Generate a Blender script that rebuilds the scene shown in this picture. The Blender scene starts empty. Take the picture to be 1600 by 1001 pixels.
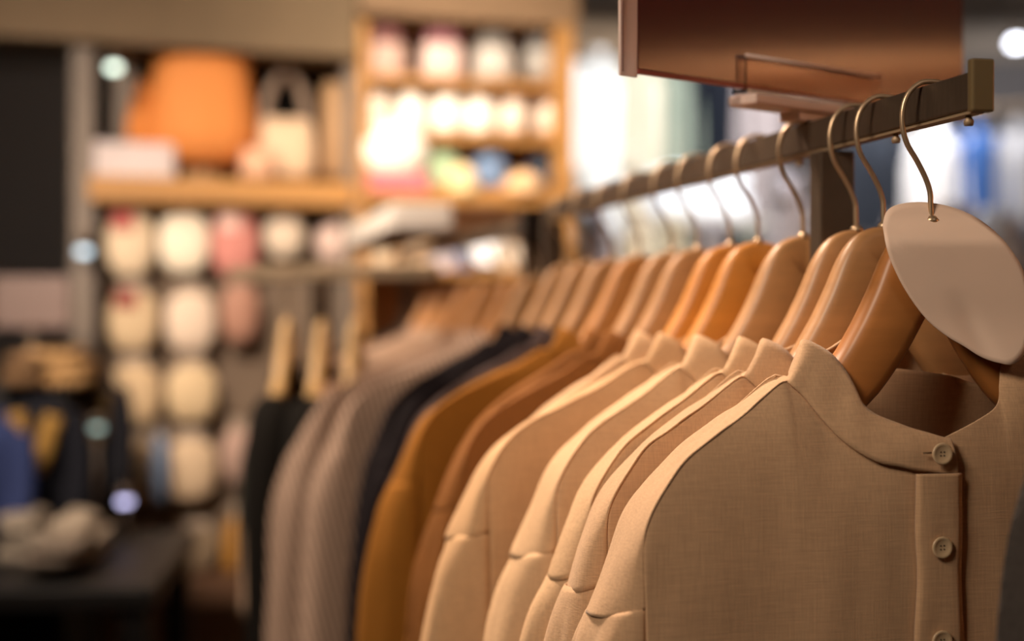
import bpy, bmesh, math, random
from mathutils import Vector, Matrix, noise
R = random.Random(7)
PI = math.pi
C = bpy.context.scene.collection

# ------------------------------------------------------------------ camera, world, lights, exposure
F = 2222.0; HZ = 480.0; CAMZ = 1.25
cam_d = bpy.data.cameras.new('camera'); cam = bpy.data.objects.new('camera', cam_d); C.objects.link(cam)
cam.location = (0, 0, CAMZ); cam.rotation_euler = (PI/2, 0, 0)
cam_d.lens = 50; cam_d.sensor_width = 36; cam_d.sensor_fit = 'HORIZONTAL'
cam_d.shift_y = -(500.5-HZ)/1600
cam_d.clip_start = 0.02
cam_d.dof.use_dof = True; cam_d.dof.focus_distance = 0.995; cam_d.dof.aperture_fstop = 2.15
cam_d.dof.aperture_blades = 0
sc = bpy.context.scene
sc.camera = cam
sc.view_settings.view_transform = 'Standard'; sc.view_settings.look = 'None'
sc.view_settings.gamma = 1; sc.view_settings.use_curve_mapping = False
sc.view_settings.exposure = 0.0
sc.cycles.use_denoising = True
sc.cycles.sample_clamp_indirect = 6.0
sc.cycles.max_bounces = 8
w = bpy.data.worlds.new('world'); sc.world = w; w.use_nodes = True
w.node_tree.nodes['Background'].inputs[0].default_value = (1.0, 0.85, 0.7, 1)
w.node_tree.nodes['Background'].inputs[1].default_value = 0.05

def area(name, loc, target, size, power, col, size_y=None, spread=PI):
    d = bpy.data.lights.new(name, 'AREA'); d.energy = power; d.color = col; d.size = size
    if size_y: d.shape = 'RECTANGLE'; d.size_y = size_y
    d.spread = spread
    o = bpy.data.objects.new(name, d); C.objects.link(o); o.location = loc
    o.rotation_euler = (Vector(target)-Vector(loc)).to_track_quat('-Z', 'Y').to_euler()
    return o
WARM = (1.0, 0.79, 0.61); NEUT = (1.0, 0.86, 0.70); COOL = (0.92, 0.95, 1.0)
area('rail_key_light', (-0.75, 2.0, 2.85), (0.05, 1.2, 1.15), 0.35, 15, WARM, spread=1.3)
area('rail_far_light', (-1.5, 2.3, 2.7), (-0.25, 2.7, 1.1), 0.4, 13, (1.0, .83, .66), spread=1.5)
area('aisle_light', (-1.1, -0.1, 2.4), (0.2, 1.5, 1.42), 0.6, 5.7, (1.0, 0.82, 0.64), spread=1.1)
area('aisle_light_right', (1.3, -0.9, 2.8), (0.5, 1.0, 1.4), 0.9, 5, (1.0, 0.84, 0.72))
area('sign_reflection_light', (2.0, 1.0, 2.2), (3.3, 1.2, 1.4), 0.8, 48, (1.0, .80, .60), spread=1.7)  # added lamp on the unseen right shelf, so the glossy sign mirrors it
area('far_wall_light', (0.6, 9.2, 2.0), (0.5, 10.4, 2.8), 0.8, 22, NEUT)  # added uplight hidden behind the far panels to brighten the wall
area('far_wall_light_right', (3.4, 9.2, 2.0), (3.4, 10.4, 2.8), 0.8, 12, COOL)  # second added uplight behind the panels, for the right of the wall
area('shelf_light', (-0.4, 1.9, 2.9), (0.0, 4.1, 1.8), 0.4, 8.5, NEUT, spread=.7)
area('left_shelf_light', (-1.0, 1.2, 2.5), (-0.8, 3.8, 1.2), 0.5, 10.5, (1.0, .84, .70), spread=.9)
area('far_shop_light', (1.2, 5.2, 2.9), (1.0, 6.8, 1.3), 1.5, 90, COOL)
area('far_shop_light_right', (3.2, 6.2, 2.9), (2.8, 7.4, 1.0), 1.5, 22, COOL)

# ------------------------------------------------------------------ helpers
def lin(h):
    h = h.lstrip('#'); v = [int(h[i:i+2], 16)/255 for i in (0, 2, 4)]
    return tuple(x/12.92 if x <= .04045 else ((x+.055)/1.055)**2.4 for x in v) + (1,)
MATS = {}
def mat(name, col, rough=.7, metal=0, kind=None, **k):
    if name in MATS: return MATS[name]
    m = bpy.data.materials.new(name); m.use_nodes = True; nt = m.node_tree
    b = nt.nodes['Principled BSDF']; c = lin(col) if isinstance(col, str) else col
    b.inputs['Base Color'].default_value = c
    b.inputs['Roughness'].default_value = rough; b.inputs['Metallic'].default_value = metal
    if kind in ('cloth', 'linen', 'stripe'): b.inputs['Specular IOR Level'].default_value = .15
    for a, v in k.items(): b.inputs[a.replace('_', ' ')].default_value = v
    tc = nt.nodes.new('ShaderNodeTexCoord')
    def ramp(fac, lo, hi, p0=.3, p1=.7):
        r = nt.nodes.new('ShaderNodeValToRGB'); r.color_ramp.elements[0].position = p0; r.color_ramp.elements[1].position = p1
        r.color_ramp.elements[0].color = (*[x*lo for x in c[:3]], 1); r.color_ramp.elements[1].color = (*[min(1, x*hi) for x in c[:3]], 1)
        nt.links.new(fac, r.inputs[0]); nt.links.new(r.outputs[0], b.inputs['Base Color']); return r
    def mapping(scale, rot=(0, 0, 0)):
        mp = nt.nodes.new('ShaderNodeMapping'); mp.inputs['Scale'].default_value = scale; mp.inputs['Rotation'].default_value = rot
        nt.links.new(tc.outputs['Object'], mp.inputs[0]); return mp.outputs[0]
    def nz(scale, vec, detail=3):
        n = nt.nodes.new('ShaderNodeTexNoise'); n.inputs['Scale'].default_value = scale; n.inputs['Detail'].default_value = detail
        nt.links.new(vec, n.inputs['Vector']); return n.outputs['Fac']
    def bump(h, s, d=.001):
        bp = nt.nodes.new('ShaderNodeBump'); bp.inputs['Strength'].default_value = s; bp.inputs['Distance'].default_value = d
        nt.links.new(h, bp.inputs['Height']); nt.links.new(bp.outputs[0], b.inputs['Normal'])
    def math_(op, a, bb):
        n = nt.nodes.new('ShaderNodeMath'); n.operation = op
        for i, x in enumerate((a, bb)):
            if hasattr(x, 'is_linked') or hasattr(x, 'links'): nt.links.new(x, n.inputs[i])
            else: n.inputs[i].default_value = x
        return n.outputs[0]
    if kind == 'linen':
        a = nz(1, mapping((50, 260, 1000), (0, .02, 0)), 2); d = nz(1, mapping((1100, 600, 45)), 2)
        s = math_('ADD', a, d); s2 = math_('MULTIPLY', s, .5)
        big = nz(14, tc.outputs['Object'], 4)
        s3 = math_('ADD', math_('MULTIPLY', s2, .75), math_('MULTIPLY', big, .25))
        ramp(s3, .88, 1.10, .38, .62); bump(s2, .3, .001)
    elif kind == 'wood':
        n = nz(1, mapping((6, 30, 50)), 5); ramp(n, .78, 1.12); bump(n, .05)
    elif kind == 'plank':
        n = nz(1, mapping((1.5, 18, 24)), 5); ramp(n, .75, 1.15); bump(n, .1)
    elif kind == 'stripe':
        wv = nt.nodes.new('ShaderNodeTexWave'); wv.inputs['Scale'].default_value = 36; wv.bands_direction = 'X'
        wv.inputs['Distortion'].default_value = .4
        nt.links.new(mapping((1, .6, .45), (0, .5, 0)), wv.inputs['Vector'])
        r = ramp(wv.outputs['Fac'], 1, 1, .35, .6); r.color_ramp.elements[0].color = lin(k_stripe)
    elif kind == 'cloth':
        n = nz(240, tc.outputs['Object'], 3); ramp(n, .88, 1.1); bump(n, .25)
    elif kind == 'paint':
        n = nz(9, tc.outputs['Object'], 4); ramp(n, .93, 1.05); bump(n, .04)
    elif kind == 'brushed':
        n = nz(1, mapping((40, 400, 40)), 2); ramp(n, .85, 1.1)
    MATS[name] = m
    return m
k_stripe = '#7a6458'
def emis(name, col, s):
    m = bpy.data.materials.new(name); m.use_nodes = True; b = m.node_tree.nodes['Principled BSDF']
    b.inputs['Base Color'].default_value = (0, 0, 0, 1)
    b.inputs['Emission Color'].default_value = lin(col); b.inputs['Emission Strength'].default_value = s
    return m

def mesh(name, V, Fc, m, parent=None, smooth=True, solid=0, kind=None, bevel=0, label=None, sub=0):
    me = bpy.data.meshes.new(name); me.from_pydata([tuple(v) for v in V], [], Fc); me.update()
    if smooth: me.polygons.foreach_set('use_smooth', [True]*len(me.polygons))
    if m: me.materials.append(m)
    o = bpy.data.objects.new(name, me); C.objects.link(o)
    if parent: o.parent = parent
    if solid:
        s = o.modifiers.new('solid', 'SOLIDIFY'); s.thickness = solid; s.offset = 0
    if bevel:
        s = o.modifiers.new('bevel', 'BEVEL'); s.width = bevel; s.segments = 2; s.limit_method = 'ANGLE'
    if sub:
        s = o.modifiers.new('sub', 'SUBSURF'); s.levels = sub; s.render_levels = sub
    if kind: o['kind'] = kind
    if label: o['label'] = label
    return o
class MB:
    def __init__(s): s.V = []; s.F = []
    def add(s, V, Fc):
        n = len(s.V); s.V += [Vector(v) for v in V]; s.F += [tuple(i+n for i in f) for f in Fc]; return s
    def box(s, c, d, M=None):
        x, y, z = d[0]/2, d[1]/2, d[2]/2
        V = [Vector((a*x, b*y, e*z)) for e in (-1, 1) for b in (-1, 1) for a in (-1, 1)]
        if M: V = [M @ v for v in V]
        V = [v+Vector(c) for v in V]
        return s.add(V, [(0, 2, 3, 1), (4, 5, 7, 6), (0, 1, 5, 4), (2, 6, 7, 3), (0, 4, 6, 2), (1, 3, 7, 5)])
    def loft(s, rings, cap=True, close=True):
        n = len(rings[0]); V = [p for r in rings for p in r]; Fc = []
        for i in range(len(rings)-1):
            for j in range(n if close else n-1):
                k = (j+1) % n; Fc.append((i*n+j, i*n+k, (i+1)*n+k, (i+1)*n+j))
        if cap: Fc += [tuple(reversed(range(n))), tuple((len(rings)-1)*n+j for j in range(n))]
        return s.add(V, Fc)
    def tube(s, pts, r, n=10):
        pts = [Vector(p) for p in pts]; rings = []; up = None
        for i, p in enumerate(pts):
            t = (pts[min(i+1, len(pts)-1)]-pts[max(i-1, 0)]).normalized()
            if up is None: up = t.orthogonal().normalized()
            up = (up - t*up.dot(t)).normalized(); q = t.cross(up)
            rr = r(i/(len(pts)-1)) if callable(r) else r
            rings.append([p+(up*math.cos(a)+q*math.sin(a))*rr for a in [2*PI*k/n for k in range(n)]])
        return s.loft(rings)
    def lathe(s, prof, n=20, c=(0, 0, 0), sx=1, sy=1, f=None):
        rings = []
        for r, z in prof:
            ring = []
            for k in range(n):
                a = 2*PI*k/n; rr = r*(f(a, z) if f else 1)
                ring.append(Vector((c[0]+sx*rr*math.cos(a), c[1]+sy*rr*math.sin(a), c[2]+z)))
            rings.append(ring)
        return s.loft(rings)
    def grid(s, P, flip=False):
        nr, nc = len(P), len(P[0]); V = [p for r in P for p in r]
        Fc = [(i*nc+j, i*nc+j+1, (i+1)*nc+j+1, (i+1)*nc+j) for i in range(nr-1) for j in range(nc-1)]
        if flip: Fc = [tuple(reversed(f)) for f in Fc]
        return s.add(V, Fc)
    def build(s, name, m, parent=None, **k): return mesh(name, s.V, s.F, m, parent, **k)
def tag(o, label=None, cat=None, group=None, kind=None):
    if label: o['label'] = label
    if cat: o['category'] = cat
    if group: o['group'] = group
    if kind: o['kind'] = kind
    return o
def thing(name, label, cat, loc, rz=0, group=None):
    o = bpy.data.objects.new(name, None); C.objects.link(o); o.empty_display_size = .05
    o.location = loc; o.rotation_euler = (0, 0, rz)
    return tag(o, label, cat, group)
def copy_tree(root, loc=None, rz=None, label=None, group=None, scale=None):
    r = root.copy(); C.objects.link(r)
    if loc is not None: r.location = loc
    if rz is not None: r.rotation_euler = (0, 0, rz)
    if label: r['label'] = label
    if group: r['group'] = group
    if scale: r.scale = scale
    def rec(a, b):
        for ch in list(a.children):
            c = ch.copy(); C.objects.link(c); c.parent = b; rec(ch, c)
    rec(root, r)
    return r
def crom(P, n):
    """Catmull-Rom through P, n samples per span"""
    P = [Vector(p) for p in P]; out = []
    for i in range(len(P)-1):
        a, b, c, d = P[max(i-1, 0)], P[i], P[i+1], P[min(i+2, len(P)-1)]
        for k in range(n):
            t = k/n
            out.append(.5*((2*b)+(c-a)*t+(2*a-5*b+4*c-d)*t*t+(3*b-a-3*c+d)*t**3))
    out.append(P[-1]); return out
def at(x, y, Y): return Vector(((x-800)/F*Y, Y, CAMZ-(y-HZ)/F*Y))

# ------------------------------------------------------------------ room
M_floor = mat('floor', '#4a3d33', .35, kind='plank'); M_ceil = mat('ceiling', '#8f8072', .9, kind='paint')
M_wall = mat('wall', '#8d7c6e', .85, kind='paint'); M_dark = mat('dark_wall', '#15110f', .8, kind='paint')
def slab(name, c, d, m, **k):
    o = MB().box((0, 0, 0), d).build(name, m, smooth=False, **k); o.location = c; o['kind'] = 'structure'; return o
slab('floor', (1, 3, -.05), (12, 16, .1), M_floor)
slab('ceiling', (1, 3, 3.05), (12, 16, .1), M_ceil)
slab('wall_back', (1, 10.5, 1.5), (12, .2, 3.0), M_wall)
slab('wall_left', (-4.9, 3, 1.5), (.2, 15.2, 3.0), M_dark)
slab('wall_right', (6.9, 3, 1.5), (.2, 15.2, 3.0), M_wall)
slab('wall_front', (1, -4.0, 1.5), (11.6, .2, 3.0), M_dark)

# ------------------------------------------------------------------ clothes rail frame of reference
TH = math.atan2(470, 2222); ct, st = math.cos(TH), math.sin(TH)
RX, RY = .295, 1.0
def railpt(s, u=0, z=0): return Vector((RX+ct*u-st*s, RY+st*u+ct*s, z))
def D2s(D): return (D-RY)/ct
def px(x, y, w=0.0):
    """measured point of the front hanger's own frame: (across, along the rail, height)"""
    k = (x-800)/F
    u = (k*(RY+ct*w)-RX+st*w)/(ct-k*st)
    return Vector((u, w, CAMZ-(y-HZ)/F*(RY+st*u+ct*w)))
M_bronze = mat('rail_bronze', '#54463a', .42, .5, kind='brushed')
M_bronze_lit = mat('rail_edge', '#a48c70', .5, .3)  # lit copy of the bronze for lip and screws, brightness put into the colour
M_nickel = mat('hook_metal', '#bda284', .36, .75)
ZT = CAMZ-(135-HZ)/F; ZB = CAMZ-(190-HZ)/F          # rail top and underside
rack = thing('clothing_rack', 'dark bronze clothes rack carrying the row of shirts, its squared end cap in front', 'clothes rack', railpt(.16, 0, 0), TH)
O = railpt(.16, 0, 0); off = .16
def rk(s): return s-off
S0, S1 = -.062, 1.17
MB().box((0, (rk(S0)+rk(S1))/2, (ZT+ZB)/2), (.014, S1-S0, ZT-ZB)).build('rail', M_bronze, rack, smooth=False, bevel=.0012)
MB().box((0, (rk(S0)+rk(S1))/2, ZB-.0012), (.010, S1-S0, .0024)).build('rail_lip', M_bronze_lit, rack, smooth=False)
MB().box((0, rk(S0)-.0035, (ZT+ZB)/2+.003), (.0165, .007, .035)).build('end_cap', mat('cap', '#7d6a4a', .4, .4), rack, smooth=False, bevel=.0015)
for s in (S0+.012, S0+.115, .23):
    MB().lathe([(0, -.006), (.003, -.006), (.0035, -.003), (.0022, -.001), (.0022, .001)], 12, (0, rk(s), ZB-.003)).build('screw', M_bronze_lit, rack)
for s in (.164, 1.13):
    MB().box((0, rk(s), (ZB-.004)/2+.015), (.030, .022, ZB-.004-.03)).build('post', M_bronze, rack, smooth=False, bevel=.0015)
    MB().box((0, rk(s), .015), (.5, .04, .03)).build('foot', M_bronze, rack, smooth=False, bevel=.003)
rack2 = thing('clothing_rack', 'second bronze clothes rack continuing behind the first, partly hidden by a white board', 'clothes rack', railpt(1.25, 0, 0), TH)
MB().box((0, .75, (ZT+ZB)/2-.012), (.014, 1.52, ZT-ZB)).build('rail', M_bronze, rack2, smooth=False, bevel=.0012)
for s in (.02, 1.48):
    MB().box((0, s, (ZB-.012)/2+.015), (.030, .022, ZB-.012-.03)).build('post', M_bronze, rack2, smooth=False)
    MB().box((0, s, .015), (.5, .04, .03)).build('foot', M_bronze, rack2, smooth=False)
MB().box((0, -.01, ZT-.03), (.05, .03, .055)).build('joint_block', mat('joint', '#2a211c', .4, .5), rack2, smooth=False, bevel=.003)

# ------------------------------------------------------------------ hangers
HT = CAMZ+.0608            # top of the wooden neck
HB = HT-.232
def make_hanger(mw):
    t = thing('wooden_hanger', None, 'clothes hanger', (0, 0, 0))
    top = [(-.0, .0), (-.012, .0015), (-.025, .0085), (-.036, .024), (-.047, .049), (-.061, .076), (-.08, .103), (-.12, .134), (-.17, .169), (-.200, .194), (-.212, .210)]
    hh = [.036, .037, .040, .043, .044, .042, .039, .035, .030, .026, .020]
    th = [.013, .015, .018, .022, .025, .026, .026, .027, .028, .027, .020]
    top = crom([(a, 0, b) for a, b in top], 4)
    half = []
    n = len(top)
    for i, p in enumerate(top):
        f = i/(n-1)*(len(hh)-1); k = min(int(f), len(hh)-2); g = f-k
        H = hh[k]*(1-g)+hh[k+1]*g; T = th[k]*(1-g)+th[k+1]*g
        tt = (top[min(i+1, n-1)]-top[max(i-1, 0)]).normalized()
        nd = Vector((tt.z, 0, -tt.x)); 
        if nd.z < 0: nd = -nd
        if i == 0: nd = Vector((0, 0, 1))
        half.append((p, nd, H, T))
    def ring(p, nd, H, T, sgn):
        out = []
        for k in range(16):
            a = 2*PI*k/16; c_, s_ = math.cos(a), math.sin(a)
            y = math.copysign(abs(c_)**.6, c_)*T/2; h = H/2-math.copysign(abs(s_)**.6, s_)*H/2
            q = p+nd*h*(1 if True else 0)
            out.append(Vector((sgn*q.x, y + .004*abs(q.x)/.2, HT-HB-q.z)))
        return out
    rings = [ring(*h, -1) for h in reversed(half)][:-1] + [ring(*h, 1) for h in half]
    # left half mirrored: keep the orientation continuous
    rings = [[Vector((-v.x, v.y, v.z)) for v in r] for r in rings]
    MB().loft(rings).build('arm', mw, t)
    hk = [px(1455, 352), px(1454, 320), px(1453, 300), px(1446, 278), px(1432, 250), px(1417, 224), px(1410, 196), px(1411, 168), px(1420, 145), px(1437, 130), px(1456, 127.5), px(1476, 132), px(1488, 146), px(1491, 160)]
    hk = [v-Vector((0, 0, HB)) for v in crom(hk, 4)]
    MB().tube(hk, .0019, 10).build('hook', M_nickel, t)
    MB().lathe([(0, -.002), (.005, -.002), (.005, .001), (.003, .0035), (0, .0035)], 14, (0, 0, HT-HB)).build('hook_collar', M_nickel, t)
    MB().tube([(-.15, .004, HT-HB-.195), (.15, .004, HT-HB-.195)], .004, 8).build('trouser_bar', mw, t)
    return t
def woodm(i, col): return mat('hanger_wood_%d' % i, col, .42, kind='wood')
WOODS = [woodm(0, '#b3733a'), woodm(1, '#b87c42'), woodm(2, '#b08052'), woodm(3, '#c07c30')]
hang_proto = {}

# ------------------------------------------------------------------ shirts
UC = px(1468, 738, -.036).x
def build_shirt(name, root, M, width=1.0, th=1.0, seed=0, detail=1, collar=True, placket=True, hem=.62, btn=None, flare=0.0, flat=False):
    """parts: front, back, shoulder (two), sleeve (two), collar, placket, buttons"""
    z0 = root.location.z
    L = [(1231, 597, -.012), (1214, 602, -.015), (1162, 647, -.021), (1121, 678, -.025), (1074, 714, -.028), (1043, 756, -.030), (1017, 803, -.031), (1006, 844, -.031), (1006, 900, -.031), (1008, 952, -.031), (1010, 1060, -.031), (1010, 1300, -.031), (1004, 1800, -.03)]
    Rr = [(1236, 590, -.002), (1224, 595, .000), (1176, 623, .004), (1124, 655, .007), (1066, 700, .010), (1007, 759, .013), (975, 803, .016), (953, 855, .018), (934, 905, .020), (917, 955, .021), (893, 1040, .022), (866, 1240, .024), (850, 1780, .026)]
    def cv(v, i):
        p = px(*v); f = min(1, i/5)
        u = p.x-UC
        u = u*(1+(width-1)*f) - flare*max(0, i-6)*.004
        return Vector((u+UC, p.y*th, p.z))
    Lp = [cv(v, i) for i, v in enumerate(L)]; Rp = [cv(v, i) for i, v in enumerate(Rr)]
    Bp = []
    for i, (a, b) in enumerate(zip(Lp, Rp)):
        f = min(1, i/5); Bp.append(Vector((a.x+.016*f, (.010+.030*f)*th, a.z-.010*f+(.004*(1-f)))))
    n = 6*detail
    Lc, Rc, Bc = crom(Lp, n), crom(Rp, n), crom(Bp, n)
    i7, i9 = 7*n, 9*n
    off = Vector((seed*3.1, seed*1.7, 0))
    def N(u, w, z, s): return noise.noise(Vector((u*s, w*s, z*s*.35))+off)
    def fold(u, z, ztop):
        d = max(0.0, ztop-z); a = min(1, d/.25)*(.45 if seed == 0 else 1)
        return (math.sin(u*42+seed*2+2*N(u, 0, z, 5))*.0035*a + N(u, .3, z, 16)*.006*min(1, d/.06)*(.35+.65*a) + N(u, .7, z, 40)*.0012)
    def P(v): return Vector((v.x, v.y, v.z-z0))
    def mir(v): return Vector((2*UC-v.x, v.y, v.z))
    zh = CAMZ-hem
    M2 = M
    # shoulder strips (yoke running over the shoulder) then sleeves
    NQ = 7*detail+2
    def arch(a, r, b, q):
        if q <= 0:
            t = q+1; return Vector((a.x+(r.x-a.x)*math.sin(t*PI/2), a.y+(r.y-a.y)*(1-math.cos(t*PI/2)), a.z+(r.z-a.z)*math.sin(t*PI/2)))
        t = 1-q; return Vector((b.x+(r.x-b.x)*math.sin(t*PI/2), b.y+(r.y-b.y)*(1-math.cos(t*PI/2)), b.z+(r.z-b.z)*math.sin(t*PI/2)))
    for sgn in (0, 1):
        rows = []
        for i in range(0, i9+1):
            row = []
            for k in range(-NQ, NQ+1):
                q = k/NQ; v = arch(Lc[i], Rc[i], Bc[i], q)
                f = max(0, (i-4*n)/(5*n))
                d = N(v.x+sgn, v.y, v.z, 26)*.006*f*(1-abs(q)**4)
                v = v+Vector((-d, 0, 0)); v.z += N(v.x, v.y*2+sgn, v.z, 45)*.0014
                if k == -NQ: v.y -= .0012
                row.append(P(mir(v) if sgn else v))
            rows.append(row)
        MB().grid(rows, flip=bool(sgn)).build('shoulder', M2, root, solid=.0011)
        rows = []
        for i in range(i9-1, len(Lc)):
            d = (i-i9)/n; row = []
            a, r, b = Lc[i].copy(), Rc[i].copy(), Bc[i].copy()
            lip = .0006 if i >= i9 else -.001
            zz = a.z
            for k in range(-NQ, NQ+1):
                q = k/NQ; v = arch(a, r, b, q)
                ph = min(1, max(0, d)/1.2)
                dd = (math.sin(q*7+seed+2.2*N(q, 0, v.z, 5))*.0055*ph + N(v.x+sgn, v.y*2, v.z, 22)*.007*ph)*(1-abs(q)**6)
                v = v+Vector((-dd-lip*(1-abs(q)), 0, 0))
                if q < 0: v.y -= lip*abs(q)
                row.append(v)
            # inner side of the tube
            for k in range(1, NQ):
                t = k/NQ; v = b.lerp(a, t); v.x += .012*math.sin(t*PI)*min(1, max(0, d)); row.append(v)
            row.append(row[0])
            rows.append([P(mir(v) if sgn else v) for v in row])
        MB().grid(rows, flip=bool(sgn)).build('sleeve', M2, root, solid=.0011)
    # front and back panels
    neck = [(1231, 597, -.012), (1261, 623, -.018), (1292, 662, -.024), (1334, 699, -.030), (1370, 719, -.033), (1428, 732, -.035), (1468, 738, -.036)]
    nk = crom([Vector((px(*v).x, px(*v).y*th, px(*v).z)) for v in neck], 5*detail)
    top = [Lc[i] for i in range(i7, 0, -2)] + nk
    half = len(top)
    rt = top
    if flat:   # the right half runs up plain to the neck edge, no band showing
        ck = [(1240, 560, 0.0), (1256, 532, .002), (1292, 548, -.006), (1318, 575, -.013), (1334, 602, -.019), (1352, 636, -.025), (1397, 660, -.030), (1468, 690, -.033)]
        rt = [Lc[i] for i in range(i7, 0, -2)] + crom([px(*v) for v in ck], 5*detail)
    full = top + [mir(v) for v in reversed(rt[:-1])]
    ulow = Lc[i7].x
    NR = 34*detail
    Lz = [(v.z, v.x) for v in Lc[i7:]]
    def Lx(z):
        for (za, xa), (zb, xb) in zip(Lz, Lz[1:]):
            if z <= za and z >= zb: return xa+(xb-xa)*(za-z)/max(1e-6, za-zb)
        return Lz[0][1] if z > Lz[0][0] else Lz[-1][1]
    cols = []
    for j, T in enumerate(full):
        e = min(j, len(full)-1-j); col = []
        for r in range(NR+1):
            f = (r/NR)**1.5; z = T.z*(1-f)+zh*f
            sh = (Lx(z)-ulow)*max(0, 1-e/6)*(1 if j < half else -1)
            u = T.x+sh
            base = -.035*th-.003*math.exp(-((T.x-UC)/.1)**2)
            d = T.z-z; g = 1-math.exp(-d/.03)
            edge = min(1, e/5)
            y = T.y*(1-g)+(base)*g + fold(u, z, T.z)*edge*(0.35+.65*g)
            if e == 0: y = T.y+.001
            col.append(P(Vector((u, y, z))))
        cols.append(col)
    rows = [[c[r] for c in cols] for r in range(NR+1)]
    MB().grid(rows).build('front_panel', M2, root, solid=.0010)
    bneck = [Bc[0], Vector((UC-.068, .024*th, CAMZ-.056)), Vector((UC-.048, .036*th, CAMZ-.050)), Vector((UC-.022, .042*th, CAMZ-.046)), Vector((UC, .043*th, CAMZ-.044))]
    bk = crom(bneck, 4*detail)
    top = [Bc[i] for i in range(i7, 0, -2)] + bk
    full = top + [mir(v) for v in reversed(top[:-1])]
    cols = []
    for j, T in enumerate(full):
        e = min(j, len(full)-1-j); col = []
        for r in range(NR//2+1):
            f = (r/(NR//2))**1.5; z = T.z*(1-f)+zh*f
            g = 1-math.exp(-(T.z-z)/.03)
            col.append(P(Vector((T.x, T.y*(1-g)+.042*th*g+N(T.x, 2, z, 14)*.005*g, z))))
        cols.append(col)
    MB().grid([[c[r] for c in cols] for r in range(NR//2+1)], flip=True).build('back_panel', M2, root, solid=.0010)
    # collar band
    if collar:
        ctop = [(1256, 532, .002), (1292, 548, -.006), (1318, 575, -.013), (1334, 602, -.019), (1352, 636, -.025), (1397, 660, -.030), (1455, 678, -.035), (1485, 684, -.0365)]
        cbot = [(1231, 597, -.013), (1255, 618, -.019), (1284, 655, -.025), (1320, 691, -.031), (1366, 719, -.0355), (1420, 733, -.0372), (1468, 739.5, -.0385), (1497, 741, -.0395)]
        bt = [Vector((UC, .041, CAMZ-.018)), Vector((UC-.030, .038, CAMZ-.021)), Vector((UC-.055, .027, CAMZ-.031)), Vector((UC-.077, .013, CAMZ-.030))]
        bb = [Vector((UC, .0445, CAMZ-.046)), Vector((UC-.032, .042, CAMZ-.049)), Vector((UC-.064, .030, CAMZ-.057)), Vector((UC-.088, .012, CAMZ-.053))]
        def side(kind):
            A = [Vector((v.x, v.y*th, v.z)) for v in bt+[px(*v) for v in (ctop if kind == 0 else ctop[:-1])]]
            B = [Vector((v.x, v.y*th, v.z)) for v in bb+[px(*v) for v in (cbot if kind == 0 else cbot[:-1])]]
            A, B = crom(A, 3*detail), crom(B, 3*detail); rows = []
            K = 5*detail
            for k in range(K+1):
                t = k/K; row = []
                for a, b in zip(A, B):
                    v = a.lerp(b, t); bow = math.sin(t*PI)*.0022; v.y -= bow*(1 if v.y < .005 else -1)
                    v.y += N(v.x*1.3, v.y, v.z, 55)*.0016*math.sin(t*PI); v.z += .0008*N(v.x, .2, 0, 60)
                    if kind: v = mir(v); v.y += .0028
                    row.append(P(v))
                rows.append(row)
            MB().grid(rows, flip=bool(kind)).build('collar_band', M2, root, solid=.0022)
        side(0)
        if not flat: side(1)
    if placket:
        zs = [px(1468, 728).z + (zh-px(1468, 728).z)*(i/(40*detail))**1.3 for i in range(40*detail+1)]
        x0, x1 = px(1430, 850, -.04).x, px(1501, 850, -.04).x
        rows = []
        for z in zs:
            wob = N(0, 0, z*2, 30)*.0022; row = []
            for k in range(9):
                t = k/8; u = x0+(x1-x0)*t+(wob if t < .5 else -wob*.5)
                if z > px(1468, 760).z: u += 0
                y = -.0385*th + fold(u, z, zs[0])*.6 - .0016*math.sin(t*PI)**.5 + N(u, .1, z, 70)*.0012
                row.append(P(Vector((u, y-.002, z))))
            rows.append(row)
        MB().grid(rows).build('placket', M2, root, solid=.0022)
    if btn:
        for i in range(4 if detail > 1 else 2):
            q = px(1469, 708+146*i, -.042)
            bo = MB().lathe([(0, -.0008), (.0062, -.0008), (.0073, 0), (.0075, .0009), (.0066, .0014), (.0052, .0009), (.0045, .0006), (0, .0006)], 28).build('button', btn, root)
            bo.location = (q.x, q.y*th - (.0024 if i else .0025), q.z-z0); bo.rotation_euler = (PI/2, 0, 0)
            if detail > 1:
                hs = MB()
                for a in (PI/4, 3*PI/4, 5*PI/4, 7*PI/4): hs.lathe([(0, 0), (.0006, 0), (.0006, .0003), (0, .0003)], 8, (.0017*math.cos(a), .0017*math.sin(a), .0005))
                hs.build('thread_hole', mat('hole', '#4a3826', .8), bo)
                if i == 0 or True:
                    hz = MB().box((0, 0, 0), (.006, .0006, .0011)); hz.build('buttonhole', mat('thread', '#6b5238', .9), root).location = (q.x-.0095, q.y*th-.0003, q.z-z0+.0006)
    return root

LIN = mat('linen', '#c09b78', .85, kind='linen', Sheen_Weight=.15)
LIN2 = mat('linen_pale', '#c6a27e', .85, kind='linen')
LIN3 = mat('linen_rose', '#be9872', .85, kind='linen')
MUS = mat('mustard_cloth', '#87561c', .9, kind='cloth'); BRN = mat('brown_mustard_cloth', '#7c4f27', .9, kind='cloth')
PLUM = mat('plum_cloth', '#443634', .9, kind='cloth'); NAVY = mat('navy_cloth', '#140c0f', .9, kind='cloth')
STR = mat('striped_cloth', '#c4a48e', .9, kind='stripe'); TAN = mat('tan_cloth', '#b8937a', .9, kind='cloth')
TAN2 = mat('beige_cloth', '#bf9f86', .9, kind='cloth'); CHA = mat('green_black_cloth', '#26251f', .9, kind='cloth')
BTN = mat('button_shell', '#c9ad8a', .3, kind='paint')

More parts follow.
